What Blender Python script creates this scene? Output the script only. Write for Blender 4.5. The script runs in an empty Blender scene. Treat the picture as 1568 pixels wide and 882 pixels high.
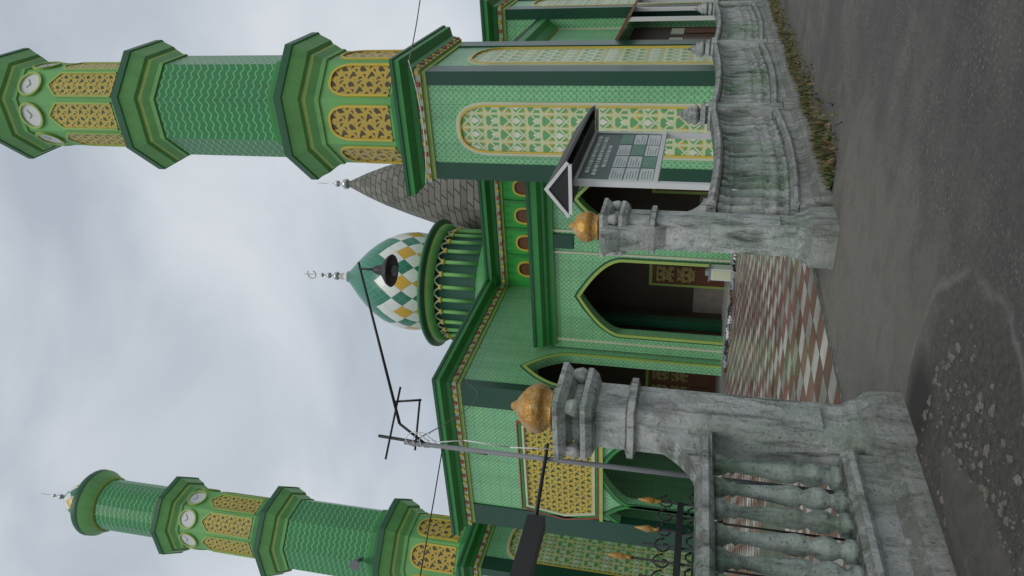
import bpy, math, random
from mathutils import Vector, Matrix
random.seed(7)
sc=bpy.context.scene
PI=math.pi
# ---------------------------------------------------------------- node helper
class NT:
    def __init__(s,name):
        s.mat=bpy.data.materials.new(name); s.mat.use_nodes=True
        s.t=s.mat.node_tree; s.n=s.t.nodes; s.l=s.t.links
        s.b=s.n['Principled BSDF']; s._uv=None; s._pos=None
    def node(s,ty): return s.n.new(ty)
    def put(s,sock,val):
        if hasattr(val,'is_linked'): s.l.new(val,sock)
        elif isinstance(val,(tuple,list)) and len(val)==3 and sock.type=='RGBA': sock.default_value=(*val,1)
        else: sock.default_value=val
    def m(s,op,a,b=0.0,c=0.0):
        n=s.node('ShaderNodeMath'); n.operation=op
        s.put(n.inputs[0],a); s.put(n.inputs[1],b); s.put(n.inputs[2],c); return n.outputs[0]
    def mix(s,f,a,b,mode='MIX'):
        n=s.node('ShaderNodeMix'); n.data_type='RGBA'; n.blend_type=mode
        s.put(n.inputs[0],f); s.put(n.inputs[6],a); s.put(n.inputs[7],b); return n.outputs[2]
    def uv(s):
        if not s._uv:
            n=s.node('ShaderNodeUVMap'); n.uv_map='UVMap'
            q=s.node('ShaderNodeSeparateXYZ'); s.l.new(n.outputs[0],q.inputs[0]); s._uv=(q.outputs[0],q.outputs[1],n.outputs[0])
        return s._uv
    def pos(s):
        if not s._pos:
            n=s.node('ShaderNodeNewGeometry'); q=s.node('ShaderNodeSeparateXYZ'); s.l.new(n.outputs['Position'],q.inputs[0])
            s._pos=(q.outputs[0],q.outputs[1],q.outputs[2],n.outputs['Position'],n.outputs['Normal'])
        return s._pos
    def scaled(s,vec,sx,sy,sz):
        n=s.node('ShaderNodeVectorMath'); n.operation='MULTIPLY'; s.l.new(vec,n.inputs[0]); n.inputs[1].default_value=(sx,sy,sz); return n.outputs[0]
    def noise(s,vec,scale,detail=4,rough=.55):
        n=s.node('ShaderNodeTexNoise'); s.l.new(vec,n.inputs['Vector']); n.inputs['Scale'].default_value=scale
        n.inputs['Detail'].default_value=detail; n.inputs['Roughness'].default_value=rough; return n.outputs[0]
    def ramp(s,v,lo,hi):
        n=s.node('ShaderNodeMapRange'); s.put(n.inputs[0],v); n.inputs[1].default_value=lo; n.inputs[2].default_value=hi; return n.outputs[0]
    def line(s,v,w):   # 1 on lines of unit period
        return s.m('LESS_THAN',s.m('PINGPONG',v,0.5),w)
    def lin(s,u,v,ang,p,off=0.0):
        c,si=math.cos(ang)/p,math.sin(ang)/p
        return s.m('ADD',s.m('ADD',s.m('MULTIPLY',u,c),s.m('MULTIPLY',v,si)),off)
    def grime(s,col,amt=.35,scale=1.2,dark=(.05,.055,.05)):
        v=s.scaled(s.pos()[3],1,1,.18)
        f=s.ramp(s.noise(v,scale,6,.65),.45,.85)
        g=s.mix(s.m('MULTIPLY',f,amt),col,dark)
        f2=s.ramp(s.noise(s.pos()[3],.35,3),.3,.7)
        return s.mix(s.m('MULTIPLY',f2,.10),g,(.12,.14,.12))
    def bump(s,h,st=.3,dist=.02):
        n=s.node('ShaderNodeBump'); s.put(n.inputs['Height'],h); n.inputs['Strength'].default_value=st; n.inputs['Distance'].default_value=dist
        s.l.new(n.outputs[0],s.b.inputs['Normal'])
    def out(s,col,rough=.6,metal=0.0):
        s.put(s.b.inputs['Base Color'],col); s.put(s.b.inputs['Roughness'],rough); s.b.inputs['Metallic'].default_value=metal
        M[s.mat.name]=s.mat; return s
M={}
def paint(name,col,rough=.55,amt=.3,scale=1.5,metal=0.0):
    t=NT(name); c=t.grime(col,amt,scale); t.out(c,rough,metal); t.bump(t.noise(t.pos()[3],25,3),.15,.01); return t
paint('dkgreen',(.006,.065,.032),.3,.2)
paint('green',(.028,.26,.05),.5,.35)
paint('rim',(.010,.10,.035),.5,.3)
paint('pale',(.17,.46,.13),.55,.4)
paint('bright',(.03,.42,.05),.55,.25)
paint('yel',(.38,.54,.12),.5,.3)
paint('yellow',(.66,.50,.06),.5,.2)
paint('cream',(.62,.65,.46),.5,.3)
paint('red',(.45,.08,.04),.5,.2)
paint('white',(.74,.75,.74),.5,.15)
paint('silver',(.6,.6,.6),.3,.2,metal=.8)
paint('iron',(.012,.012,.013),.5,.1)
paint('galv',(.20,.21,.22),.5,.3)
paint('dark',(.012,.012,.012),.8,.0)
paint('glass',(.02,.025,.028),.15,.0)
paint('boardgreen',(.015,.075,.05),.4,.1)
paint('paper',(.68,.72,.70),.5,.1)
paint('papergrn',(.14,.32,.22),.5,.15)
paint('papergry',(.28,.32,.33),.5,.15)
paint('roofdark',(.06,.06,.06),.7,.4)
paint('plaster',(.50,.50,.46),.8,.5)
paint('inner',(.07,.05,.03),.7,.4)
# gold paint
t=NT('gold'); c=t.mix(t.ramp(t.noise(t.pos()[3],16,4),.45,.75),(.48,.24,.03),(.60,.42,.20)); t.out(t.grime(c,.6,4,(.12,.07,.03)),.35,.4); t.bump(t.noise(t.pos()[3],30,4),.6,.02)
# mint tile with fine pattern
t=NT('mint'); u,v,_=t.uv()
a=t.m('MAXIMUM',t.line(t.lin(u,v,PI/4,.15),.12),t.line(t.lin(u,v,-PI/4,.15),.12))
g=t.m('MAXIMUM',t.line(t.m('MULTIPLY',u,1/.48),.02),t.line(t.m('MULTIPLY',v,1/.48),.02))
c=t.mix(a,(.14,.47,.20),(.37,.70,.37)); c=t.mix(g,c,(.12,.35,.17))
c=t.mix(t.m('MULTIPLY',t.ramp(t.noise(t.uv()[2],1.6,4),.35,.7),.35),c,(.18,.44,.26))
t.out(t.grime(c,.35),.35); t.bump(a,.2,.004)
# shaft tile
t=NT('shaft'); u,v,_=t.uv()
z=t.m('ADD',v,t.m('MULTIPLY',t.m('PINGPONG',u,.19),.62))
a=t.line(t.m('MULTIPLY',z,1/.31),.09)
b=t.line(t.m('MULTIPLY',u,1/.19),.04)
c=t.mix(b,(.018,.26,.075),(.012,.15,.045)); c=t.mix(a,c,(.24,.50,.19)); t.out(t.grime(c,.35),.35)
# gold lattice
def lattice(name,p,w,fg,bg):
    t=NT(name); u,v,_=t.uv(); a=None
    wob=t.m('MULTIPLY',t.m('SINE',t.m('MULTIPLY',v,2*PI/p)),p*.12); u=t.m('ADD',u,wob)
    for k in range(3):
        l=t.line(t.lin(u,v,k*PI/3+PI/6,p,.25),w); a=l if a is None else t.m('MAXIMUM',a,l)
    for k in range(3):
        l=t.line(t.lin(u,v,k*PI/3,p*1.732,0.0),w*.45); a=t.m('MAXIMUM',a,l)
    c=t.mix(a,bg,fg); t.out(t.grime(c,.25),.45); t.bump(a,.8,.03)
lattice('goldlat',.27,.14,(.62,.46,.07),(.03,.10,.025))
lattice('goldlat2',.36,.14,(.60,.42,.06),(.08,.06,.025))
lattice('brownlat',.30,.15,(.42,.32,.10),(.09,.04,.015))
# star panel
t=NT('star'); u,v,_=t.uv(); P=.50
a=None
for k,p in ((0,P),(1,P*.7071),(2,P),(3,P*.7071)):
    l=t.line(t.lin(u,v,k*PI/4,p,.25 if k%2 else 0.0),.085); a=l if a is None else t.m('MAXIMUM',a,l)
p1=t.m('PINGPONG',t.m('MULTIPLY',u,1/P),.5); p2=t.m('PINGPONG',t.m('MULTIPLY',v,1/(P*1.5)),.5)
dia=t.m('LESS_THAN',t.m('ADD',p1,p2),.34)
dia2=t.m('GREATER_THAN',t.m('ADD',p1,p2),.76)
c=t.mix(a,(.14,.40,.15),(.64,.70,.40)); c=t.mix(t.m('MULTIPLY',dia,t.m('SUBTRACT',1.0,a)),c,(.62,.42,.04)); c=t.mix(t.m('MULTIPLY',dia2,t.m('SUBTRACT',1.0,a)),c,(.76,.78,.66))
t.out(t.grime(c,.25),.35)
# dome tiles
t=NT('dome'); u,v,_=t.uv()
p=t.m('ADD',u,v); q=t.m('SUBTRACT',u,v); fp=t.m('FLOOR',p); fq=t.m('FLOOR',q)
row=t.m('SUBTRACT',fp,fq); par=t.m('MODULO',t.m('ADD',t.m('ADD',fp,fq),200.0),4.0)
small=t.m('MAXIMUM',t.line(t.m('MULTIPLY',p,2.0),.05),t.line(t.m('MULTIPLY',q,2.0),.05))
c=t.mix(small,(.02,.20,.12),(.10,.30,.21))
def cm(c,cond,col): return t.mix(cond,c,col)
alt=t.m('LESS_THAN',par,2.0)
W_=(.80,.82,.76); Y_=(.72,.42,.03); G_=(.02,.20,.12)
c=cm(c,t.m('MULTIPLY',t.m('LESS_THAN',row,4.5),t.m('MULTIPLY',t.m('GREATER_THAN',row,3.5),alt)),W_)
c=cm(c,t.m('MULTIPLY',t.m('LESS_THAN',row,3.5),t.m('GREATER_THAN',row,2.5)),W_)
c=cm(c,t.m('MULTIPLY',t.m('LESS_THAN',row,2.5),alt),Y_)
c=cm(c,t.m('MULTIPLY',t.m('LESS_THAN',row,1.5),t.m('GREATER_THAN',row,.5)),W_)
c=cm(c,t.m('LESS_THAN',row,.5),G_)
c=cm(c,t.m('MULTIPLY',t.m('LESS_THAN',row,.5),alt),Y_)
e=t.m('MAXIMUM',t.line(p,.025),t.line(q,.025)); c=t.mix(t.m('MULTIPLY',e,.35),c,(.1,.16,.12))
t.out(t.grime(c,.15),.3)
# shingles
t=NT('shingle'); n=t.node('ShaderNodeTexBrick'); t.l.new(t.uv()[2],n.inputs['Vector'])
n.inputs['Color1'].default_value=(.17,.16,.13,1); n.inputs['Color2'].default_value=(.26,.25,.21,1); n.inputs['Mortar'].default_value=(.05,.045,.04,1)
n.inputs['Scale'].default_value=1; n.inputs['Brick Width'].default_value=.7; n.inputs['Row Height'].default_value=.45; n.inputs['Mortar Size'].default_value=.035
t.out(t.grime(n.outputs[0],.5),.7)
# weathered concrete
def concrete(name,moss,base1=(.64,.66,.63),base2=(.42,.44,.43)):
    t=NT(name); P3=t.pos()[3]; st=t.scaled(P3,1,1,.2)
    c=t.mix(t.ramp(t.noise(P3,3,5,.6),.3,.7),base1,base2)
    c=t.mix(t.m('MULTIPLY',t.ramp(t.noise(P3,1.6,6,.7),.44,.62),moss),c,(.13,.27,.13))
    c=t.mix(t.m('MULTIPLY',t.ramp(t.noise(st,8,8,.75),.49,.66),.88),c,(.055,.06,.048))
    c=t.mix(t.m('MULTIPLY',t.ramp(t.noise(P3,2.2,8,.7),.55,.62),.5),c,(.22,.21,.19))
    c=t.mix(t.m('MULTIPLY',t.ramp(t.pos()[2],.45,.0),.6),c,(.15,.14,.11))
    sp=t.node('ShaderNodeSeparateXYZ'); t.l.new(t.pos()[4],sp.inputs[0]); up=t.m('MAXIMUM',sp.outputs[2],0.0)
    c=t.mix(t.m('MULTIPLY',up,t.ramp(t.noise(P3,9,5,.7),.25,.5)),c,(.055,.06,.045))
    c=t.mix(t.m('MULTIPLY',t.ramp(t.noise(P3,30,6,.75),.57,.64),.7),c,(.045,.045,.04))
    t.out(c,.85); t.bump(t.noise(P3,22,8,.7),.7,.03)
concrete('conc',.40); concrete('baluster',.7,(.52,.58,.52),(.36,.44,.38))
# wood
t=NT('wood'); c=t.mix(t.noise(t.scaled(t.pos()[3],8,8,1),2,5),(.10,.035,.015),(.22,.09,.035)); t.out(c,.45)
t=NT('marble'); c=t.mix(t.noise(t.pos()[3],2.5,8,.7),(.14,.12,.10),(.42,.38,.33)); t.out(c,.3)
t=NT('floor'); c=t.mix(t.noise(t.pos()[3],3,4),(.26,.26,.24),(.36,.36,.34)); t.out(c,.3)
# yard tile
t=NT('yardtile'); x,y,_,P3,_n=t.pos(); sx,sy=.50,.40
fx=t.m('FLOOR',t.m('MULTIPLY',x,1/sx)); fy=t.m('FLOOR',t.m('MULTIPLY',y,1/sy))
ck=t.m('MODULO',t.m('ADD',t.m('ADD',fx,fy),2000.0),2.0)
wn=t.node('ShaderNodeTexWhiteNoise'); wn.noise_dimensions='2D'; cb=t.node('ShaderNodeCombineXYZ'); t.l.new(fx,cb.inputs[0]); t.l.new(fy,cb.inputs[1]); t.l.new(cb.outputs[0],wn.inputs['Vector'])
r=t.mix(wn.outputs[0],(.13,.045,.035),(.24,.10,.075)); w=t.mix(wn.outputs[0],(.20,.18,.165),(.52,.48,.45))
c=t.mix(ck,r,w); gr=t.m('MAXIMUM',t.line(t.m('MULTIPLY',x,1/sx),.03),t.line(t.m('MULTIPLY',y,1/sy),.03)); c=t.mix(gr,c,(.05,.045,.04))
c=t.mix(t.m('MULTIPLY',t.ramp(t.noise(P3,1.3,7,.7),.42,.75),.6),c,(.10,.09,.075))
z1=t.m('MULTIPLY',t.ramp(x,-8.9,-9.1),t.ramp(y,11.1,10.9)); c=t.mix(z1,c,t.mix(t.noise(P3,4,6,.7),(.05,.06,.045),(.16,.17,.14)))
t.out(c,t.ramp(t.noise(P3,.8,4),.2,1.1)); t.bump(t.m('SUBTRACT',t.noise(P3,30,3),gr),.4,.01)
# asphalt / ground
t=NT('asphalt'); x,y,z,P3,_n=t.pos()
big=t.ramp(t.noise(P3,.4,7,.7),.38,.62); fine=t.noise(P3,34,7,.85); mid=t.noise(P3,2.6,9,.8)
c=t.mix(big,(.10,.097,.088),(.215,.20,.175)); c=t.mix(t.m('MULTIPLY',t.ramp(mid,.42,.62),.9),c,(.10,.096,.087))
vo=t.node('ShaderNodeTexVoronoi'); vo.inputs['Scale'].default_value=38; t.l.new(P3,vo.inputs['Vector'])
sv=t.node('ShaderNodeSeparateColor'); t.l.new(vo.outputs['Color'],sv.inputs[0])
peb=t.m('MULTIPLY',t.m('LESS_THAN',vo.outputs['Distance'],.42),t.m('GREATER_THAN',sv.outputs[0],.55)); peb=t.m('MULTIPLY',peb,t.ramp(t.noise(P3,1.1,5,.7),.38,.6))
c=t.mix(t.m('MULTIPLY',peb,.75),c,t.mix(sv.outputs[1],(.16,.15,.13),(.40,.37,.32)))
c=t.mix(t.m('MULTIPLY',t.ramp(fine,.54,.62),.45),c,(.32,.30,.265)); c=t.mix(t.m('MULTIPLY',t.ramp(fine,.47,.36),.8),c,(.05,.05,.046))
stn=t.ramp(t.noise(t.scaled(P3,1.6,.5,1),.9,6,.65),.56,.68); c=t.mix(t.m('MULTIPLY',stn,.55),c,(.055,.053,.048))
wob=t.m('MULTIPLY',t.m('SUBTRACT',t.noise(P3,1.5,5,.6),.5),1.6)
dx=t.ramp(t.m('ADD',x,wob),-2.1,-2.9); dy=t.ramp(t.m('ABSOLUTE',t.m('ADD',t.m('SUBTRACT',y,6.9),wob)),2.4,1.7)
dr=t.m('MULTIPLY',dx,dy); cc=t.mix(t.noise(P3,7,6,.7),(.17,.155,.125),(.27,.25,.21)); cc=t.mix(t.m('MULTIPLY',t.ramp(mid,.5,.65),.5),cc,(.11,.10,.085)); c=t.mix(t.m('MULTIPLY',dr,.8),c,cc)
wx=t.ramp(t.m('ADD',x,wob),-2.1,-2.5); wy=t.ramp(t.m('ADD',y,wob),4.9,4.4); so=t.m('MULTIPLY',wx,wy)
soilc=t.mix(t.ramp(t.noise(P3,16,8,.8),.35,.65),(.03,.028,.025),(.17,.155,.13))
c=t.mix(t.m('MULTIPLY',so,.8),c,soilc)
ddx=t.m('SUBTRACT',x,-3.3); ddy=t.m('SUBTRACT',y,4.0); rad=t.m('ADD',t.m('SQRT',t.m('ADD',t.m('MULTIPLY',ddx,ddx),t.m('MULTIPLY',ddy,ddy))),t.m('MULTIPLY',wob,.22))
lip=t.m('MULTIPLY',t.ramp(t.m('ABSOLUTE',t.m('SUBTRACT',rad,1.12)),.05,.0),t.ramp(mid,.40,.55)); c=t.mix(t.m('MULTIPLY',lip,.6),c,(.33,.32,.29))
damp=t.ramp(t.m('ADD',t.m('SQRT',t.m('ADD',t.m('POWER',t.m('SUBTRACT',x,-3.45),2.0),t.m('POWER',t.m('SUBTRACT',y,4.75),2.0))),t.m('MULTIPLY',wob,.1)),.42,.18); c=t.mix(t.m('MULTIPLY',damp,.85),c,(.025,.023,.02))
vx=t.m('MULTIPLY',t.ramp(t.m('ADD',x,t.m('MULTIPLY',wob,.35)),-3.0,-3.35),t.ramp(y,9.2,9.8)); c=t.mix(t.m('MULTIPLY',vx,.85),c,t.mix(mid,(.03,.028,.02),(.14,.115,.08)))
t.out(c,.9); t.bump(t.m('ADD',t.m('ADD',fine,peb),t.m('MULTIPLY',mid,3.0)),1.0,.03)
t=NT('stone'); c=t.mix(t.noise(t.pos()[3],6,5),(.05,.046,.04),(.22,.20,.17)); t.out(c,.9); t.bump(t.noise(t.pos()[3],30,5),.6,.02)
t=NT('mud'); c=t.mix(t.noise(t.pos()[3],9,6),(.045,.042,.036),(.13,.12,.10)); t.out(c,.9); t.bump(t.noise(t.pos()[3],14,6,.7),1,.05)
t=NT('weed'); c=t.mix(t.ramp(t.noise(t.pos()[3],6,3),.4,.6),(.05,.10,.025),(.20,.13,.06)); t.out(c,.8)
t=NT('tilered'); c=t.mix(t.noise(t.pos()[3],4,5),(.16,.06,.04),(.26,.12,.08)); t.out(c,.8)

# ---------------------------------------------------------------- mesh builder
class MB:
    def __init__(s): s.v=[];s.f=[];s.m=[];s.sm=[];s.uvs={}
    def add(s,vs,fs,mat,smooth=False,uvs=None):
        o=len(s.v); s.v+= [tuple(p) for p in vs]
        for i,f in enumerate(fs):
            if uvs: s.uvs[len(s.f)]=uvs[i]
            s.f.append(tuple(o+k for k in f)); s.m.append(mat); s.sm.append(smooth)
    def box(s,x0,x1,y0,y1,z0,z1,mat):
        vs=[(x,y,z) for z in(z0,z1) for (x,y) in((x0,y0),(x1,y0),(x1,y1),(x0,y1))]
        s.add(vs,[(3,2,1,0),(4,5,6,7),(0,1,5,4),(1,2,6,5),(2,3,7,6),(3,0,4,7)],mat)
    def rings(s,rs,mats,smooth=False,cap0=True,cap1=True,uvf=None):
        n=len(rs[0]); vs=[p for r in rs for p in r]
        if isinstance(mats,str): mats=[mats]*(len(rs)-1)
        o=len(s.v); s.v+=[tuple(p) for p in vs]
        for j in range(len(rs)-1):
            for i in range(n):
                k=(i+1)%n
                if uvf: s.uvs[len(s.f)]=[uvf(i,j),uvf(i+1,j),uvf(i+1,j+1),uvf(i,j+1)]
                s.f.append((o+j*n+i,o+j*n+k,o+(j+1)*n+k,o+(j+1)*n+i)); s.m.append(mats[j]); s.sm.append(smooth)
        if cap0: s.f.append(tuple(o+i for i in range(n))[::-1]); s.m.append(mats[0]); s.sm.append(False)
        if cap1: s.f.append(tuple(o+(len(rs)-1)*n+i for i in range(n))); s.m.append(mats[-1]); s.sm.append(False)
    def lathe(s,cx,cy,prof,n,mats,smooth=True,phase=0.0,apo=False,uvf=None):
        k=1/math.cos(PI/n) if apo else 1
        rs=[[(cx+r*k*math.cos(phase+2*PI*i/n),cy+r*k*math.sin(phase+2*PI*i/n),z) for i in range(n)] for r,z in prof]
        s.rings(rs,mats,smooth,uvf=uvf)
    def rectr(s,x0,x1,y0,y1,prof,mats):
        s.rings([[(x0-o,y0-o,z),(x1+o,y0-o,z),(x1+o,y1+o,z),(x0-o,y1+o,z)] for o,z in prof],mats)
    def tube(s,p0,p1,r0,r1=None,n=8,mat='iron'):
        r1=r0 if r1 is None else r1; p0=Vector(p0);p1=Vector(p1); d=(p1-p0).normalized()
        a=d.orthogonal().normalized(); b=d.cross(a)
        s.rings([[p+a*r*math.cos(2*PI*i/n)+b*r*math.sin(2*PI*i/n) for i in range(n)] for p,r in((p0,r0),(p1,r1))],mat,True)
    def path(s,pts,r,n=6,mat='iron'):
        for a,b in zip(pts[:-1],pts[1:]): s.tube(a,b,r,r,n,mat)
    def ell(s,c,rx,ry,rz,mat,n=12,m=8,rot=0.0,flat=-1.0,jit=0.0):
        rs=[]
        for j in range(m+1):
            ph=-PI/2+PI*j/m; ring=[]
            for i in range(n):
                a=2*PI*i/n; k=1+random.uniform(-jit,jit)
                x=rx*math.cos(ph)*math.cos(a)*k+1e-4*math.cos(a); y=ry*math.cos(ph)*math.sin(a)*k+1e-4*math.sin(a); z=rz*max(math.sin(ph),flat)*k
                ring.append((c[0]+x*math.cos(rot)-y*math.sin(rot),c[1]+x*math.sin(rot)+y*math.cos(rot),c[2]+z))
            rs.append(ring)
        s.rings(rs,mat,jit==0)
    def panel(s,pts,pf,off,mat):
        s.add([pf(u,z,off) for u,z in pts],[tuple(range(len(pts)))],mat)
    def band(s,pts,w,pf,depth,mat,closed=False,back=0.0):
        n=len(pts); outp=[]
        for i in range(n):
            a=pts[i-1] if (i>0 or closed) else pts[i]; b=pts[(i+1)%n] if (i<n-1 or closed) else pts[i]
            if i==0 and not closed: a=pts[0]
            p=pts[i]
            d1=Vector((p[0]-a[0],p[1]-a[1])); d2=Vector((b[0]-p[0],b[1]-p[1]))
            if d1.length<1e-6:d1=d2
            if d2.length<1e-6:d2=d1
            d1.normalize();d2.normalize(); n1=Vector((-d1.y,d1.x)); n2=Vector((-d2.y,d2.x)); m=(n1+n2)
            if m.length<1e-4: m=n1
            m.normalize(); k=min(2.0,1/max(.3,m.dot(n1)))
            outp.append((p[0]+m.x*w*k,p[1]+m.y*w*k))
        vs=[];
        for p,q in zip(pts,outp): vs+=[pf(*p,back),pf(*p,depth),pf(*q,depth),pf(*q,back)]
        fs=[]
        for i in range(n if closed else n-1):
            j=(i+1)%n
            for k in range(3): fs.append((4*i+k,4*j+k,4*j+k+1,4*i+k+1))
        s.add(vs,fs,mat)
    def build(s,name,parent=None,loc=(0,0,0)):
        me=bpy.data.meshes.new(name); me.from_pydata(s.v,[],s.f); names=[]
        for k in s.m:
            if k not in names: names.append(k)
        for k in names: me.materials.append(M[k])
        ul=me.uv_layers.new(name='UVMap')
        for i,p in enumerate(me.polygons):
            p.material_index=names.index(s.m[i]); p.use_smooth=s.sm[i]
            if i in s.uvs:
                for li,c in zip(p.loop_indices,s.uvs[i]): ul.data[li].uv=c
            else:
                nn=p.normal
                if abs(nn.z)>.85: f=lambda c:(c.x,c.y)
                else:
                    tx=Vector((-nn.y,nn.x,0)).normalized(); f=lambda c,tx=tx:(c.dot(tx),c.z)
                for li in p.loop_indices: ul.data[li].uv=f(me.vertices[me.loops[li].vertex_index].co)
        ob=bpy.data.objects.new(name,me); ob.location=loc; sc.collection.objects.link(ob)
        if parent: ob.parent=parent
        return ob
def empty(name,loc=(0,0,0)):
    e=bpy.data.objects.new(name,None); e.location=loc; sc.collection.objects.link(e); return e
def FR(Y): return lambda u,z,o:(u,Y-o,z)
def SD(X): return lambda u,z,o:(X+o,u,z)
def arch(uc,hw,z0,zs,za,p=1.8,n=12,kind='pt'):
    L=[(uc-hw,z0)]
    for i in range(n+1):
        s=i/n
        if kind=='pt': L.append((uc-hw*(1-s**p),zs+(za-zs)*s))
        else: L.append((uc-hw*math.cos(s*PI/2)**.7 if s<1 else uc,zs+(za-zs)*math.sin(s*PI/2)))
    R=[(2*uc-a,b) for a,b in L[:-1]][::-1]
    return L+R
def arch_wall(mb,pf,u0,u1,z1,ops,mat,thick=.4,reveal='mint',trim='yel',tw=.13,p=1.8,z0=0.0):
    cur=u0
    for (uc,hw,zs,za) in sorted(ops):
        q=[(cur,z0),(uc-hw,z0),(uc-hw,z1),(cur,z1)]; mb.panel(q,pf,0,mat)
        A=arch(uc,hw,z0,zs,za,p)
        C=A[1:-1]
        for a,b in zip(C[:-1],C[1:]): mb.panel([a,b,(b[0],z1),(a[0],z1)],pf,0,mat)
        vs=[];fs=[]
        for a in A: vs+=[pf(*a,0),pf(*a,-thick)]
        for i in range(len(A)-1): fs.append((2*i,2*i+2,2*i+3,2*i+1))
        mb.add(vs,fs,reveal)
        mb.band(A,tw,pf,.06,trim); mb.band(arch(uc,hw+tw,z0,zs+.02,za+tw*1.5,p),tw*.5,pf,.04,'rim')
        cur=uc+hw
    mb.panel([(cur,z0),(u1,z0),(u1,z1),(cur,z1)],pf,0,mat)

CORN=[(0,11.0),(.06,11.0),(.06,11.16),(.16,11.16),(.16,11.34),(.22,11.38),(.26,11.55),(.55,11.72),(.55,11.93),(.60,11.93),(.60,12.05),(.1,12.2)]
CM=['yel','yel','yel','cream','green','green','green','green','green','rim','rim']
def dentils(mb,x0,x1,y0,y1,z,sides='FR',st=.42,off=.2):
    if 'F' in sides:
        x=x0
        while x<x1: mb.box(x,x+.15,y0-off-.05,y0-off+.05,z,z+.13,'red' if int((x-x0)/st)%2 else 'yellow'); x+=st
    if 'R' in sides:
        y=y0
        while y<y1: mb.box(x1+off-.05,x1+off+.05,y,y+.15,z,z+.13,'red' if int((y-y0)/st)%2 else 'yellow'); y+=st

# ---------------------------------------------------------------- MOSQUE
mosque=empty('mosque')
def corner_block(name,x0,x1,y0,y1):
    mb=MB(); mb.box(x0,x1,y0,y1,0,11.02,'mint'); mb.rectr(x0,x1,y0,y1,CORN,CM)
    pw=.75
    for (a,b,c,d) in ((x0-.06,x0+pw*.75,y0-.06,y0+pw),(x1-pw*.55,x1+.06,y0-.06,y0+pw),(x1-pw*.55,x1+.06,y1-pw,y1+.06),(x0-.06,x0+pw*.75,y1-pw,y1+.06)):
        mb.box(a,b,c,d,0,10.98,'dkgreen')
    for pf,uc,hw in ((FR(y0),(x0+x1)/2-.05,.80),(SD(x1),(y0+y1)/2,1.2)):
        A=arch(uc,hw,.6,8.9,9.9,kind='r'); mb.panel(A,pf,.02,'star'); mb.band(A,.06,pf,.08,'yellow'); mb.band(arch(uc,hw+.06,.6,8.9,9.97,kind='r'),.10,pf,.05,'cream')
    mb.rectr(x0,x1,y0,y1,[(.07,0),(.12,0),(.12,.7),(.07,.75)],'dkgreen')
    dentils(mb,x0,x1,y0,y1,11.2,off=.19)
    return mb.build(name,mosque)
corner_block('block_near',-9.9,-6.1,25.0,29.7)
corner_block('block_far',-34.6,-30.8,25.0,29.0)

# arcade + porch
mb=MB()
ops=[(-16.57,1.8,4.5,6.3),(-12.0,1.15,4.7,6.35)]
arch_wall(mb,FR(28.4),-19.3,-9.9,7.5,ops,'mint',.45)
for x in (-18.85,-14.45,-13.45,-10.6): mb.box(x-.045,x+.045,28.33,28.40,0,7.45,'cream')
mb.box(-14.25,-13.6,28.28,28.42,6.55,7.45,'dkgreen'); mb.box(-14.2,-13.65,28.31,28.42,0,6.5,'mint')
mb.rings([[(-19.1,28.4-o,z),(-10,28.4-o,z),(-10,33,z),(-19.1,33,z)] for o,z in [(0,7.4),(.15,7.4),(.15,7.6),(.3,7.7),(.3,7.8),(.5,7.95),(.5,8.25),(.55,8.25),(.55,8.38),(.1,8.45)]],['yel','green','green','green','green','green','green','rim','rim'])
arch_wall(mb,FR(28.4),-31,-27.6,7.5,[(-29.2,1.0,4.7,6.4)],'mint',.45)
mb.rings([[(-31,28.4-o,z),(-27.6,28.4-o,z),(-27.6,33,z),(-31,33,z)] for o,z in [(0,7.4),(.15,7.4),(.3,7.7),(.5,7.95),(.5,8.25),(.55,8.38),(.1,8.45)]],['yel','green','green','green','rim','rim'])
mb.build('arcade',mosque)
mb=MB()
X0,X1,Y0=-27.5,-19.4,25.0
arch_wall(mb,SD(X1),Y0,28.4,11.0,[(26.75,1.15,6.6,8.5)],'mint',.4)
arch_wall(mb,FR(Y0),X0,X1,11.0,[(-23.45,1.7,3.6,5.0),(-21.0,.62,3.4,4.6),(-25.9,.62,3.4,4.6)],'mint',.4,trim='green')
mb.box(X0-.0,X0+.1,Y0+.45,33,0,11,'mint'); mb.box(X1-.1,X1-.002,28.4,33.8,0,11,'mint')
mb.rings([[(X0-o,Y0-o,z),(X1+o,Y0-o,z),(X1+o,33.9,z),(X0-o,33.9,z)] for o,z in CORN],CM)
dentils(mb,X0,X1,Y0,33,11.2,off=.19)
for a,b in ((X0-.06,X0+1.2),(X1-1.05,X1+.06)): mb.box(a,b,Y0-.08,Y0+.35,0,10.98,'dkgreen')
hexp=[(-25.9,5.3),(-26.2,6.6),(-25.9,8.3),(-21.3,8.3),(-20.9,6.6),(-21.3,5.3)]
mb.panel(hexp,FR(Y0),.03,'goldlat'); mb.band(hexp,.10,FR(Y0),.1,'cream',True); mb.band([(-26.02,5.18),(-26.34,6.6),(-26.0,8.44),(-21.2,8.44),(-20.76,6.6),(-21.18,5.18)],.1,FR(Y0),.08,'green',True)
mb.band([(-26.15,5.05),(-26.48,6.6),(-26.1,8.58),(-21.1,8.58),(-20.62,6.6),(-21.05,5.05)],.05,FR(Y0),.09,'red',True)
mb.box(X0+1.2,X1-1.05,Y0-.12,Y0-.02,4.85,5.0,'yel')
mb.box(X0+.2,X1-.2,Y0+.45,32,9.2,9.3,'cream')
mb.build('porch',mosque)
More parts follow.
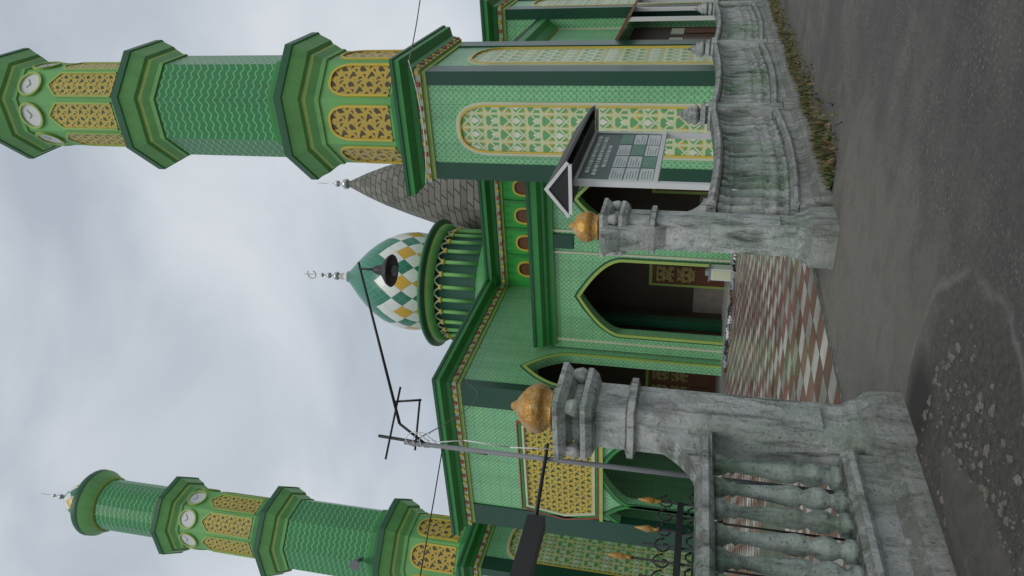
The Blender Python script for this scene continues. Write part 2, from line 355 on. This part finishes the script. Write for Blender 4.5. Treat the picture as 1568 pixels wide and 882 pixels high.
# hall
mb=MB()
mb.box(-31,-9.9,33.8,50,0,11.02,'bright'); 
mb.rectr(-31,-9.9,33.8,50,CORN,CM); dentils(mb,-19,-10,33.8,50,11.1,'F',off=.3)
for i in range(6):
    x=-18.3+i*1.5
    A=arch(x,.36,9.35,9.9,10.35,kind='r'); mb.panel(A,FR(33.8),.02,'wood'); mb.band(A,.10,FR(33.8),.09,'yellow'); mb.box(x-.48,x+.48,33.68,33.8,9.22,9.34,'yellow')
    mb.box(x+.68,x+.82,33.7,33.8,8.5,10.95,'green')
mb.box(-19,-10,33.7,33.8,8.5,8.9,'green')
mb.box(-9.9,-6.9,29.76,46,0,8.6,'mint')
mb.rings([[(-9.9,29.8,z),(-6.9+o,29.8,z),(-6.9+o,46+o,z),(-9.9,46+o,z)] for o,z in [(0,8.5),(.15,8.5),(.3,8.8),(.5,9.0),(.5,9.3),(.55,9.42),(.1,9.5)]],['yel','green','green','green','rim','rim'])
# side veranda with tiled lean-to roof
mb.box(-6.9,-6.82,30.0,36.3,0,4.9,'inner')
for y in (31.2,33.2,35.2): mb.box(-6.82,-6.76,y-.5,y+.5,.2,2.6,'wood'); mb.box(-6.82,-6.78,y-.6,y+.6,2.65,3.2,'cream')
mb.add([(-6.85,30.0,5.5),(-6.85,36.4,5.5),(-5.2,36.4,4.6),(-5.2,30.0,4.6),(-6.85,30.0,5.38),(-6.85,36.4,5.38),(-5.2,36.4,4.48),(-5.2,30.0,4.48)],[(0,1,2,3),(4,5,6,7),(3,2,6,7),(0,3,7,4)],'tilered')
for y in (30.1,32.2,34.3,36.3): mb.box(-5.42,-5.28,y-.07,y+.07,0,4.6,'white')
mb.box(-5.38,-5.32,30,36.3,.8,.86,'cream')
mb.build('hall',mosque)
mb=MB()
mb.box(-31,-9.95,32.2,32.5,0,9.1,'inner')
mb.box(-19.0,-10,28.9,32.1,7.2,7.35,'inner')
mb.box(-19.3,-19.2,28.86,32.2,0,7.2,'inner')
for x in (-11.9,-16.6,-20.6,-23.4,-26.2,-29.2):
    mb.box(x-1.25,x+1.25,32.08,32.2,.15,3.6,'yel'); mb.box(x-1.1,x+1.1,32.02,32.14,.15,3.45,'wood')
    for k in (-.55,.55):
        for z0,z1 in ((.4,1.3),(1.5,2.3),(2.45,3.25)):
            mb.box(x+k-.4,x+k+.4,31.97,32.03,z0,z1,'brownlat' if z0>1.4 else 'wood')
for x in (-14.2,-18.6): mb.box(x-1,x+1,32.1,32.2,.15,1.5,'marble')
mb.box(-14.75,-14.3,30.0,30.4,0.15,7.2,'dkgreen'); mb.box(-14.8,-14.25,29.95,30.45,.15,1.4,'marble'); mb.box(-18.9,-18.5,30.0,30.4,.15,7.2,'dkgreen')
mb.build('doors',mosque)
mb=MB()
mb.box(-31,-9.95,27.7,33,0,.16,'floor'); mb.box(-27.9,-19.0,24.1,27.7,0,.16,'floor'); mb.box(-27.9,-19.0,23.7,24.1,0,.08,'floor')
mb.build('floor_platform',mosque)
corner_block('block_side',-9.5,-6.0,36.5,40.0)
# dome
mb=MB(); cx,cy=-20.75,36.0
mb.lathe(0,0,[(3.3,11.5),(3.3,12.6),(3.0,12.7),(3.0,15.2)],48,['green','green','boardgreen'])
for i in range(28):
    a=2*PI*i/28; mb.tube((3.06*math.cos(a),3.06*math.sin(a),12.7),(3.06*math.cos(a),3.06*math.sin(a),14.6),.11,.11,8,'pale'); mb.ell((3.08*math.cos(a),3.08*math.sin(a),14.6),.17,.17,.12,'yellow',8,5)
    a2=a+2*PI/28; mb.path([(3.06*math.cos(a+(a2-a)*k/6),3.06*math.sin(a+(a2-a)*k/6),14.6+.38*math.sin(PI*k/6)) for k in range(7)],.06,5,'cream')
mb.lathe(0,0,[(3.0,15.0),(3.25,15.0),(3.4,15.25),(3.4,15.4),(3.65,15.5),(3.65,15.68),(3.5,15.78),(2.4,15.95)],48,['pale','pale','yel','rim','rim','green','green'])
DP=[(2.50,15.8),(2.68,16.2),(2.80,16.7),(2.84,17.2),(2.80,17.7),(2.68,18.2),(2.46,18.75),(2.15,19.3),(1.75,19.85),(1.3,20.35),(.85,20.8),(.48,21.15),(.22,21.42),(.12,21.6)]
arc=[0]
for a,b in zip(DP[:-1],DP[1:]): arc.append(arc[-1]+math.hypot(b[0]-a[0],b[1]-a[1]))
mb.lathe(0,0,DP,96,'dome',uvf=lambda i,j:(i/96*20,arc[j]/1.2))
mb.lathe(0,0,[(.30,21.32),(.34,21.40),(.26,21.55),(.16,21.7),(.2,21.75),(.12,22.1),(.1,22.2)],24,'white')
for z,r in ((22.15,.26),(22.65,.18),(23.1,.13)): mb.ell((0,0,z),r,r,r*.8,'silver')
mb.tube((0,0,21.6),(0,0,24.3),.05,.02,6,'silver')
for k in range(20):
    a=PI*2*k/20*.8+.8; b=a+PI*2/20*.8; rr=.27; mb.tube((rr*math.cos(a),0,23.8+rr*math.sin(a)),(rr*math.cos(b),0,23.8+rr*math.sin(b)),.035,.035,5,'silver')
mb.build('main_dome',mosque,(cx,cy,0))
mb=MB()
BP=[(3.4,11.5),(3.35,13.0),(3.0,14.6),(2.65,16),(2.2,17.6),(1.75,19.2),(1.25,20.8),(.75,22.1),(.3,23.1),(.1,23.5)]
ar=[0]
for a,b in zip(BP[:-1],BP[1:]): ar.append(ar[-1]+math.hypot(b[0]-a[0],b[1]-a[1]))
mb.lathe(0,0,BP,12,'shingle',False,uvf=lambda i,j:(i*1.1*(1-.07*j)+j*.0,ar[j]))
for z,r in ((23.6,.35),(24.2,.22)): mb.ell((0,0,z),r,r,r*.8,'silver')
mb.tube((0,0,23),(0,0,25.6),.07,.02,6,'silver')
mb.build('shingle_roof',mosque,(-17.3,41.9,0))

# ---------------------------------------------------------------- MINARETS
def octpf(k,R):
    a=-PI/2+k*PI/4; n=(math.cos(a),math.sin(a)); tt=(-n[1],n[0])
    return lambda u,z,o:(n[0]*(R+o)+tt[0]*u,n[1]*(R+o)+tt[1]*u,z)
def minaret(name,x,y):
    mb=MB()
    def oc(prof,mats): mb.lathe(0,0,prof,8,mats,False,PI/8,True)
    def cornice(r0,z,R,h,r1):
        d=R-r0
        oc([(r0,z),(r0+.10*d,z),(r0+.12*d,z+.12*h),(r0+.34*d,z+.30*h),(r0+.36*d,z+.40*h),(r0+.58*d,z+.44*h),(r0+.90*d,z+.78*h),(R,z+.80*h),(R,z+h),(r1+.1,z+h+.35),(r1,z+h+.4)],['yel','pale','pale','yel','pale','pale','green','rim','rim','green'])
    oc([(2.1,12.1),(2.1,12.45),(1.98,12.5),(1.98,15.35)],['green','green','pale'])
    for k in range(8):
        pf=octpf(k,1.98); A=arch(0,.58,12.6,14.2,14.95,kind='r'); mb.panel(A,pf,.02,'goldlat2'); mb.band(A,.09,pf,.07,'yellow')
    cornice(1.98,15.3,2.65,1.45,1.95)
    oc([(1.95,17.1),(1.95,17.4),(1.85,17.5),(1.85,22.4)],['green','green','shaft'])
    cornice(1.85,22.4,2.45,1.45,1.7)
    oc([(1.7,24.2),(1.7,24.5),(1.6,24.55),(1.6,29.25)],['green','green','pale'])
    for k in range(8):
        pf=octpf(k,1.6); A=arch(0,.50,24.7,27.3,27.8,p=1.2); mb.panel(A,pf,.02,'goldlat'); mb.band(A,.07,pf,.06,'yel')
        C=[(.47*math.cos(2*PI*i/28),28.72+.47*math.sin(2*PI*i/28)) for i in range(28)]
        mb.panel(C,pf,.03,'white'); mb.band(C[::-1],.09,pf,.10,'yel',True)
        for an,l in ((.6,.3),(2.3,.22)):
            dx,dz=math.cos(an),math.sin(an); mb.panel([(-dz*.02,28.72+dx*.02),(dz*.02,28.72-dx*.02),(dx*l+dz*.015,28.72+dz*l-dx*.015),(dx*l-dz*.015,28.72+dz*l+dx*.015)],pf,.05,'galv')
    cornice(1.6,29.2,2.2,1.35,1.6)
    mb.lathe(0,0,[(1.65,30.9),(1.65,31.1),(1.5,31.15),(1.5,35.2)],16,['green','green','shaft'],False)
    mb.lathe(0,0,[(1.5,35.1),(1.65,35.2),(1.7,35.6),(1.95,35.9),(1.98,36.25),(1.9,36.4),(1.1,36.6)],32,['yel','pale','pale','rim','rim','green'])
    mb.lathe(0,0,[(1.0,36.5),(1.1,36.9),(1.05,37.3),(.85,37.8),(.5,38.2),(.2,38.5),(.05,38.8)],32,'dome',uvf=lambda i,j:(i/32*10,j*.55))
    mb.tube((0,0,38.4),(0,0,40.4),.05,.02,6,'silver'); mb.ell((0,0,38.9),.17,.17,.17,'silver'); mb.ell((0,0,39.4),.11,.11,.11,'silver')
    if y<27.05:
        mb.tube((.9,-1.9,17.9),(1.2,-2.5,17.8),.06,.28,12,'galv'); mb.tube((.8,-1.7,17.9),(.9,-1.9,17.9),.1,.1,8,'galv')
    return mb.build(name,None,(x,y,0))
minaret('minaret',-7.95,27.1)
minaret('minaret',-32.7,27.0)

# ---------------------------------------------------------------- GROUND
mb=MB(); mb.add([(-300,-300,0),(300,-300,0),(300,300,0),(-300,300,0)],[(0,1,2,3)],'asphalt'); mb.build('ground')
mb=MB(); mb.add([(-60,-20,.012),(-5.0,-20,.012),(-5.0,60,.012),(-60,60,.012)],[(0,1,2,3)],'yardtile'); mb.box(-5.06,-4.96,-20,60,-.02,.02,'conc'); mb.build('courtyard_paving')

# ---------------------------------------------------------------- FENCE
FX=-4.0
BAL=[(.085,0),(.085,.07),(.055,.09),(.05,.12),(.08,.17),(.085,.23),(.065,.29),(.05,.31),(.075,.36),(.078,.42),(.06,.55),(.045,.74),(.04,.80),(.06,.83),(.045,.86),(.065,.90),(.08,.93),(.08,1)]
def fence(y0,y1,sag=.09,sp=.25):
    mb=MB(); n=14
    zo=lambda y:-sag*math.sin(PI*(y-y0)/(y1-y0))
    def rail(prof):
        rs=[]
        for i in range(n+1):
            y=y0+(y1-y0)*i/n; rs.append([(FX+a,y,b+zo(y)*(1 if b>.3 else 0)) for a,b in prof])
        mb.rings(rs,'conc')
    rail([(-.26,-.05),(.26,-.05),(.24,.12),(.16,.2),(.15,.38),(-.15,.38),(-.16,.2),(-.24,.12)])
    rail([(-.17,.37),(.17,.37),(.19,.40),(.19,.44),(.15,.48),(-.15,.48),(-.19,.44),(-.19,.40)])
    rail([(-.12,1.37),(.12,1.37),(.15,1.39),(.17,1.41),(.17,1.45),(.13,1.49),(-.13,1.49),(-.17,1.45),(-.17,1.41),(-.15,1.39)])
    k=int((y1-y0)/sp); 
    for i in range(k):
        y=y0+(i+.5)*(y1-y0)/k+random.uniform(-.008,.008); z=.47+zo(y)
        kk=random.uniform(.95,1.05)
        mb.lathe(FX+random.uniform(-.01,.01),y,[(r*kk,z+t*.91) for r,t in BAL],12,'baluster' if (y0<5 or math.sin(y*1.3)>.2) else 'conc')
    return mb.build('balustrade_fence')
def finial(mb,x,y,z,s=1.0):
    for (w,a,b) in ((.13,0,.05),(.19,.05,.10),(.15,.10,.14)):
        mb.box(x-w*s,x+w*s,y-w*s,y+w*s,z+a*s,z+b*s,'conc')
    mb.lathe(x,y,[(.10*s,z+.14*s),(.17*s,z+.18*s),(.20*s,z+.24*s),(.15*s,z+.28*s),(.17*s,z+.31*s),(.15*s,z+.36*s),(.10*s,z+.38*s),(.11*s,z+.42*s),(.08*s,z+.47*s),(.03*s,z+.50*s),(.02*s,z+.56*s)],12,'conc')
def pillar(y):
    mb=MB(); mb.box(FX-.24,FX+.24,y-.24,y+.24,-.05,.3,'conc'); mb.box(FX-.17,FX+.17,y-.17,y+.17,.3,1.46,'conc'); mb.box(FX-.22,FX+.22,y-.22,y+.22,1.40,1.52,'conc'); finial(mb,FX,y,1.52,.95); mb.build('fence_pillar')
ys=[9.1,13.4,18.6,24.0,29.5,35,40.5,46]
for a,b in zip(ys[:-1],ys[1:]): fence(a+(.1 if a<10 else .17),b-.17)
for y in ys[1:]: pillar(y)
fence(.6,4.6,.03,.215); fence(-4,.3,.05); pillar(.45)
def post(x,y,sgn,zs,corb=False):
    mb=MB(); w=.185
    mb.rings([[(x-a,y-a,z) ,(x+a,y-a,z),(x+a,y+a,z),(x-a,y+a,z)] for a,z in ((.29,-.1),(.27,.26),(.22,.34),(.21,.40),(w,.44),(w,1.98),(w+.045,2.0),(w+.045,2.05),(w,2.07),(w,2.3),(w+.05,2.33),(w+.08,2.38),(w+.08,2.42),(w-.02,2.45),(w-.02,2.50),(w+.06,2.54),(w+.10,2.60),(w+.10,2.64),(.16,2.66))],'conc')
    mb.box(x+w-.01,x+w+.02,y-.13,y+.13,.6,1.85,'conc')
    for sx in (-1,1):
        for sy in (-1,1): mb.lathe(x+sx*(w+.03),y+sy*(w+.03),[(.05,2.42),(.07,2.47),(.055,2.53),(.03,2.56)],8,'conc')
    P=[(0,1.40)]+[(.66*(1-math.cos(t)),2.12-.66*math.sin(t)) for t in [PI/2*i/10 for i in range(11)]]+[(.66,1.40)]
    def plate(P,sg,hw):
        for sx in (-hw,hw): mb.add([(x+sx,y+sg*(w-.01+a),b) for a,b in P],[tuple(range(len(P)))],'conc')
        vs=[];fs=[]
        for a,b in P: vs+=[(x-hw,y+sg*(w-.01+a),b),(x+hw,y+sg*(w-.01+a),b)]
        for i in range(len(P)-1): fs.append((2*i,2*i+1,2*i+3,2*i+2))
        mb.add(vs,fs,'conc')
    plate(P,sgn,.1)
    if corb: plate([(0,1.85),(.10,2.0),(.17,2.2),(.20,2.38),(.27,2.52),(.30,2.6),(0,2.62)],-sgn,.14)
    prof=[(.12,2.65),(.165,2.67),(.175,2.69),(.14,2.71),(.185,2.76),(.20,2.81),(.19,2.87),(.15,2.93),(.10,2.97),(.05,3.0),(.02,3.05)]
    n=24; rs=[[(x+(r*(1+.06*math.cos(8*2*PI*i/n)))*math.cos(2*PI*i/n),y+(r*(1+.06*math.cos(8*2*PI*i/n)))*math.sin(2*PI*i/n),z) for i in range(n)] for r,z in prof]
    mb.rings(rs,'gold',True)
    mb.v=[(a,b,c*zs) for a,b,c in mb.v]
    mb.build('gate_post')
post(-4.1,8.8,1,1.045,True); post(-3.95,4.88,-1,.985)

# iron gate behind left balustrade
mb=MB(); gx=-4.5
mb.box(gx-.02,gx+.02,1.2,4.55,1.55,1.6,'iron'); mb.box(gx-.02,gx+.02,1.2,4.55,.2,.25,'iron'); mb.box(gx-.02,gx+.02,1.2,4.55,1.25,1.29,'iron')
for i in range(23):
    y=1.25+i*.15; top=1.78+.12*math.cos(i*PI/3)
    mb.tube((gx,y,.2),(gx,y,top),.009,.009,6,'iron')
    if i%2==0: mb.lathe(gx,y,[(.008,top),(.025,top+.01),(.010,top+.03),(.022,top+.07),(.028,top+.09),(.004,top+.19)],8,'gold')
    pts=[(gx,y+.075+.06*math.cos(a),1.42+.1*math.sin(a)) for a in [2*PI*k/10 for k in range(11)]]; mb.path(pts,.008,5)
    pts=[(gx,y+.075*math.cos(a)*(1-a/9),1.68+.08*math.sin(a)*(1-a/9)) for a in [k*.6 for k in range(12)]]; mb.path(pts,.007,4)
mb.build('iron_gate')

# street lamp and pole
mb=MB(); px,py=-4.35,4.72
mb.tube((px,py,0),(px,py,3.95),.022,.02,10,'galv'); mb.tube((px-.02,py,3.2),(px+.02,py+.02,4.2),.014,.014,8,'iron')
mb.tube((-4.2,4.78,4.0),(-2.98,5.44,4.47),.014,.010,8,'iron'); mb.tube((-4.2,4.78,4.0),(px,py,3.75),.012,.012,8,'iron')
mb.tube((px-.15,py-.08,4.12),(px+.42,py+.23,4.02),.010,.010,8,'iron'); mb.tube((px-.05,py-.03,3.85),(px+.35,py+.18,3.83),.010,.010,8,'iron'); mb.tube((px+.3,py+.17,4.06),(px+.34,py+.18,3.82),.010,.010,8,'iron')
lx,ly=-3.03,5.41
mb.tube((lx,ly,4.46),(lx,ly,4.30),.010,.010,6,'iron'); 
mb.lathe(lx,ly,[(.02,4.33),(.04,4.29),(.05,4.24),(.13,4.18),(.145,4.155),(.14,4.145),(.06,4.15)],20,'iron'); mb.lathe(lx,ly,[(.05,4.15),(.045,4.12),(.02,4.10)],16,'galv')
mb.path([(px+.05+.07*math.cos(a)+.01*math.cos(3*a),py+.02*math.sin(2*a),3.70+.09*math.sin(a)+.01*a) for a in [k*.4 for k in range(40)]],.004,4,'white')
mb.path([(px+.03,py,3.7),(px+.10,py,3.4),(px+.08,py,3.0),(px+.12,py,2.6)],.005,4,'white')
mb.build('street_lamp')
def wire(p0,p1,sag,name='overhead_wire',r=.006,mat='iron'):
    p0=Vector(p0);p1=Vector(p1); mb=MB()
    mb.path([p0.lerp(p1,i/20)-Vector((0,0,sag*4*(i/20)*(1-i/20))) for i in range(21)],r,4,mat); mb.build(name)
wire((-9.9,24.3,11.2),(-5.5,24.3,11.3),.2,r=.02,mat='white'); wire((-5.5,24.4,11.3),(2.5,30,12.4),.6,r=.02,mat='galv')
wire((px,py,3.6),(-9,-3,3.9),.2); wire((-19.4,25.2,10.9),(px,py,3.9),.6,mat='galv')

# dark steel beam left of gate
mb=MB()
mb.box(-4.50,-4.38,.8,4.12,2.58,2.72,'iron'); mb.tube((-4.44,4.1,2.66),(-4.3,4.85,2.70),.018,.014,8,'iron')
mb.tube((-4.44,1.0,0),(-4.44,1.0,2.6),.04,.04,8,'iron'); mb.tube((-4.44,3.2,2.58),(-4.44,3.2,0),.02,.02,8,'iron')
mb.build('steel_gantry')

# notice board
mb=MB(); bx=-4.9; b0,b1=12.3,15.0
for y in (b0+.02,b1-.02): mb.box(bx-.05,bx+.05,y-.05,y+.05,0,3.72,'white')
mb.box(bx-.03,bx+.03,b0,b1,2.35,3.68,'boardgreen')
mb.box(bx-.05,bx+.07,b0,b1,2.28,2.36,'white'); mb.box(bx-.05,bx+.07,b0,b1,3.66,3.72,'white')
fx=bx+.034
for r in range(3):
    for c in range(4):
        y0=b0+.10+c*.63; z0=2.38+r*.26
        mb.box(fx-.004,fx+.004,y0,y0+.58,z0,z0+.235,['paper','paper','papergrn','paper','paper'][(r*3+c*2)%5])
        for k in range(4): mb.box(fx+.004,fx+.006,y0+.05,y0+.05+random.uniform(.2,.46),z0+.035+k*.048,z0+.05+k*.048,random.choice(['papergry','papergrn']))
for k,(a,b) in enumerate(((.4,2.3),(.3,2.4),(.7,1.9))):
    y=b0+a
    while y<b0+b: 
        w=random.uniform(.05,.16); mb.box(fx-.002,fx+.004,y,y+w,3.52-k*.13,3.59-k*.13,'paper'); y+=w+.04
rz=3.78; hw=.48; rh=.34; ya,yb=b0-.35,b1+.30
for s in(-1,1):
    mb.add([(bx,ya,rz+rh),(bx,yb,rz+rh),(bx+s*hw,yb,rz),(bx+s*hw,ya,rz),(bx,ya,rz+rh+.05),(bx,yb,rz+rh+.05),(bx+s*hw,yb,rz+.05),(bx+s*hw,ya,rz+.05)],[(0,1,2,3),(4,5,6,7),(0,3,7,4),(1,2,6,5),(2,3,7,6)],'roofdark')
for y in (ya+.02,yb-.02):
    mb.add([(bx-hw+.04,y,rz-.02),(bx+hw-.04,y,rz-.02),(bx,y,rz+rh-.02)],[(0,1,2)],'iron')
    pf=lambda u,z,o,y=y:(u,y-o if y<14 else y+o,z)
    mb.band([(bx-hw,rz-.05),(bx,rz+rh-.02),(bx+hw,rz-.05)],.06,pf,.03,'white'); mb.box(bx-hw+.03,bx+hw-.03,y-.03,y+.03,rz-.09,rz-.03,'white')
mb.box(bx-.3,bx+.3,b0,b1,rz-.06,rz-.01,'roofdark')
mb.build('notice_board')

# cabinet, shoes
mb=MB(); mb.box(-14.75,-14.25,27.2,27.6,.06,.95,'white'); mb.box(-14.70,-14.30,27.17,27.2,.15,.85,'cream'); mb.box(-14.8,-14.2,27.15,27.65,.95,1.0,'galv'); mb.box(-14.6,-14.4,27.3,27.5,1.0,1.12,'papergry')
for a in (-14.73,-14.31):
    for b in (27.22,27.54): mb.box(a,a+.05,b,b+.05,.0,.07,'iron')
mb.build('donation_cabinet')
mb=MB()
def shoe(x,y,z,rot,mat):
    c,s=math.cos(rot),math.sin(rot)
    mb.ell((x,y,z+.02),.16,.06,.02,'paper' if random.random()<.3 else 'galv',10,4,rot); mb.ell((x+.05*c,y+.05*s,z+.05),.10,.055,.055,mat,10,5,rot); mb.ell((x-.09*c,y-.09*s,z+.06),.07,.05,.07,mat,10,5,rot)
for i in range(130):
    x=random.uniform(-27,-12.5); y=random.uniform(26.5,27.6) if x>-18.8 else random.uniform(22.9,23.6)
    r=random.uniform(0,6.28); m_=random.choice(['iron','iron','wood','iron','papergry','white'])
    shoe(x,y,.012,r,m_); shoe(x+.16*math.sin(r),y-.16*math.cos(r),.012,r+random.uniform(-.3,.3),m_)
mb.build('shoes')

# soil, rubble, weeds
mb=MB(); n=40; rs=[]
for k,(f,hh) in enumerate(((1,-.01),(.85,.02),(.6,.045),(.3,.05),(.04,.05))):
    rs.append([(-3.42+.36*f*math.cos(2*PI*i/n)*(1+.15*math.sin(5*i)),2.6+1.7*f*math.sin(2*PI*i/n),hh+(random.uniform(-.01,.01) if k else 0)) for i in range(n)])
mb.rings(rs,'mud',True,cap0=False); mb.build('soil_heap')
mb=MB()
for i in range(1100):
    x=random.gauss(-3.1,.30); y=random.uniform(.8,4.6); s=.004+random.random()**4*.026
    if x<-3.7: continue
    mb.ell((x,y,s*.1),s*random.uniform(.8,1.6),s,s*.6,'stone',6,4,random.uniform(0,3),jit=.25)
for i in range(500):
    x=random.gauss(-3.45,.15); y=random.uniform(9.3,30); s=random.uniform(.005,.02)
    mb.ell((x,y,s*.2),s*1.3,s,s*.6,'stone',5,3,random.uniform(0,3),jit=.25)
mb.build('rubble')
mb=MB()
for i in range(11000):
    y=9.4+28*random.random()**1.5; x=-3.74+abs(random.gauss(0,.26))
    if random.random()<.45*(1+math.sin(y*2.3+math.sin(y))): continue
    h=random.uniform(.02,.14); a=random.uniform(0,6.28); w=random.uniform(.006,.02); l=random.uniform(.01,.09)
    if random.random()<.35: h*=.25; l*=1.2; w*=1.8
    mb.add([(x-w*math.sin(a),y+w*math.cos(a),0),(x+w*math.sin(a),y-w*math.cos(a),0),(x+l*math.cos(a),y+l*math.sin(a),h)],[(0,1,2)],'weed')
mb.build('grass_strip')

# neighbour house beyond
house=empty('neighbour_house')
mb=MB(); mb.box(-16,-3,56,66,0,5.2,'plaster'); mb.box(-9.5,-8.3,55.95,56,0,2.4,'wood'); mb.box(-7.5,-6,55.94,56,1,2.3,'glass'); mb.box(-12.5,-11,55.94,56,1,2.3,'glass'); mb.box(-5,-3.8,55.94,56,1,2.3,'glass')
mb.build('walls',house)
mb=MB(); mb.add([(-17,55,5.0),(-2,55,5.0),(-2,67,5.0),(-17,67,5.0),(-13,61,8.2),(-6,61,8.2)],[(0,1,5,4),(1,2,5),(2,3,4,5),(3,0,4)],'tilered'); mb.build('roof',house)

# ---------------------------------------------------------------- world, sun, camera
w=bpy.data.worlds.new('World'); sc.world=w; w.use_nodes=True; nt=w.node_tree; bg=nt.nodes['Background']
sky=nt.nodes.new('ShaderNodeTexSky'); sky.sky_type='NISHITA'; sky.sun_disc=False; sky.sun_elevation=math.radians(55); sky.sun_rotation=math.radians(155)
tc=nt.nodes.new('ShaderNodeTexCoord'); mp=nt.nodes.new('ShaderNodeMapping'); mp.inputs['Scale'].default_value=(1,1,1.6); mp.inputs['Location'].default_value=(.3,.7,.1)
no=nt.nodes.new('ShaderNodeTexNoise'); no.inputs['Scale'].default_value=2.9; no.inputs['Detail'].default_value=7; no.inputs['Roughness'].default_value=.48; no.inputs['Distortion'].default_value=.4
nt.links.new(tc.outputs['Generated'],mp.inputs[0]); nt.links.new(mp.outputs[0],no.inputs['Vector'])
cr=nt.nodes.new('ShaderNodeValToRGB'); e=cr.color_ramp.elements; e[0].position=.34; e[0].color=(.45,.51,.58,1); e[1].position=.66; e[1].color=(.70,.74,.78,1)
nt.links.new(no.outputs[0],cr.inputs[0])
sca=nt.nodes.new('ShaderNodeVectorMath'); sca.operation='SCALE'; sca.inputs['Scale'].default_value=10.0; nt.links.new(cr.outputs[0],sca.inputs[0])
mx=nt.nodes.new('ShaderNodeMix'); mx.data_type='RGBA'; mx.inputs[0].default_value=.93; nt.links.new(sky.outputs[0],mx.inputs[6]); nt.links.new(sca.outputs[0],mx.inputs[7])
nt.links.new(mx.outputs[2],bg.inputs['Color']); bg.inputs['Strength'].default_value=.1
sl=bpy.data.lights.new('sun','SUN'); sl.energy=1.1; sl.angle=math.radians(25); sl.color=(1,.96,.9)
so=bpy.data.objects.new('sun',sl); sc.collection.objects.link(so)
el=math.radians(55)
dirv=Vector((math.sin(math.radians(25))*math.cos(el),-math.cos(math.radians(25))*math.cos(el),math.sin(el)))
so.rotation_euler=dirv.to_track_quat('Z','Y').to_euler()

H=math.radians(30); PT=math.radians(13.3); RO=math.radians(3.8)
R=Vector((math.cos(H),math.sin(H),0)); F0=Vector((-math.sin(H),math.cos(H),0)); Z=Vector((0,0,1))
F=F0*math.cos(PT)+Z*math.sin(PT); U=Z*math.cos(PT)-F0*math.sin(PT)
A=R*math.cos(RO)+U*math.sin(RO); Bx=U*math.cos(RO)-R*math.sin(RO)
cx_,cy_,cz_=-Bx,A,-F
cam=bpy.data.cameras.new('camera'); cam.lens=26.68; cam.sensor_width=36; cam.clip_end=2000; cam.clip_start=.05
co=bpy.data.objects.new('camera',cam); sc.collection.objects.link(co)
m=Matrix(((cx_.x,cy_.x,cz_.x,0),(cx_.y,cy_.y,cz_.y,0),(cx_.z,cy_.z,cz_.z,1.6),(0,0,0,1)))
co.matrix_world=m
sc.camera=co
sc.view_settings.view_transform='Standard'; sc.view_settings.look='None'; sc.view_settings.exposure=0
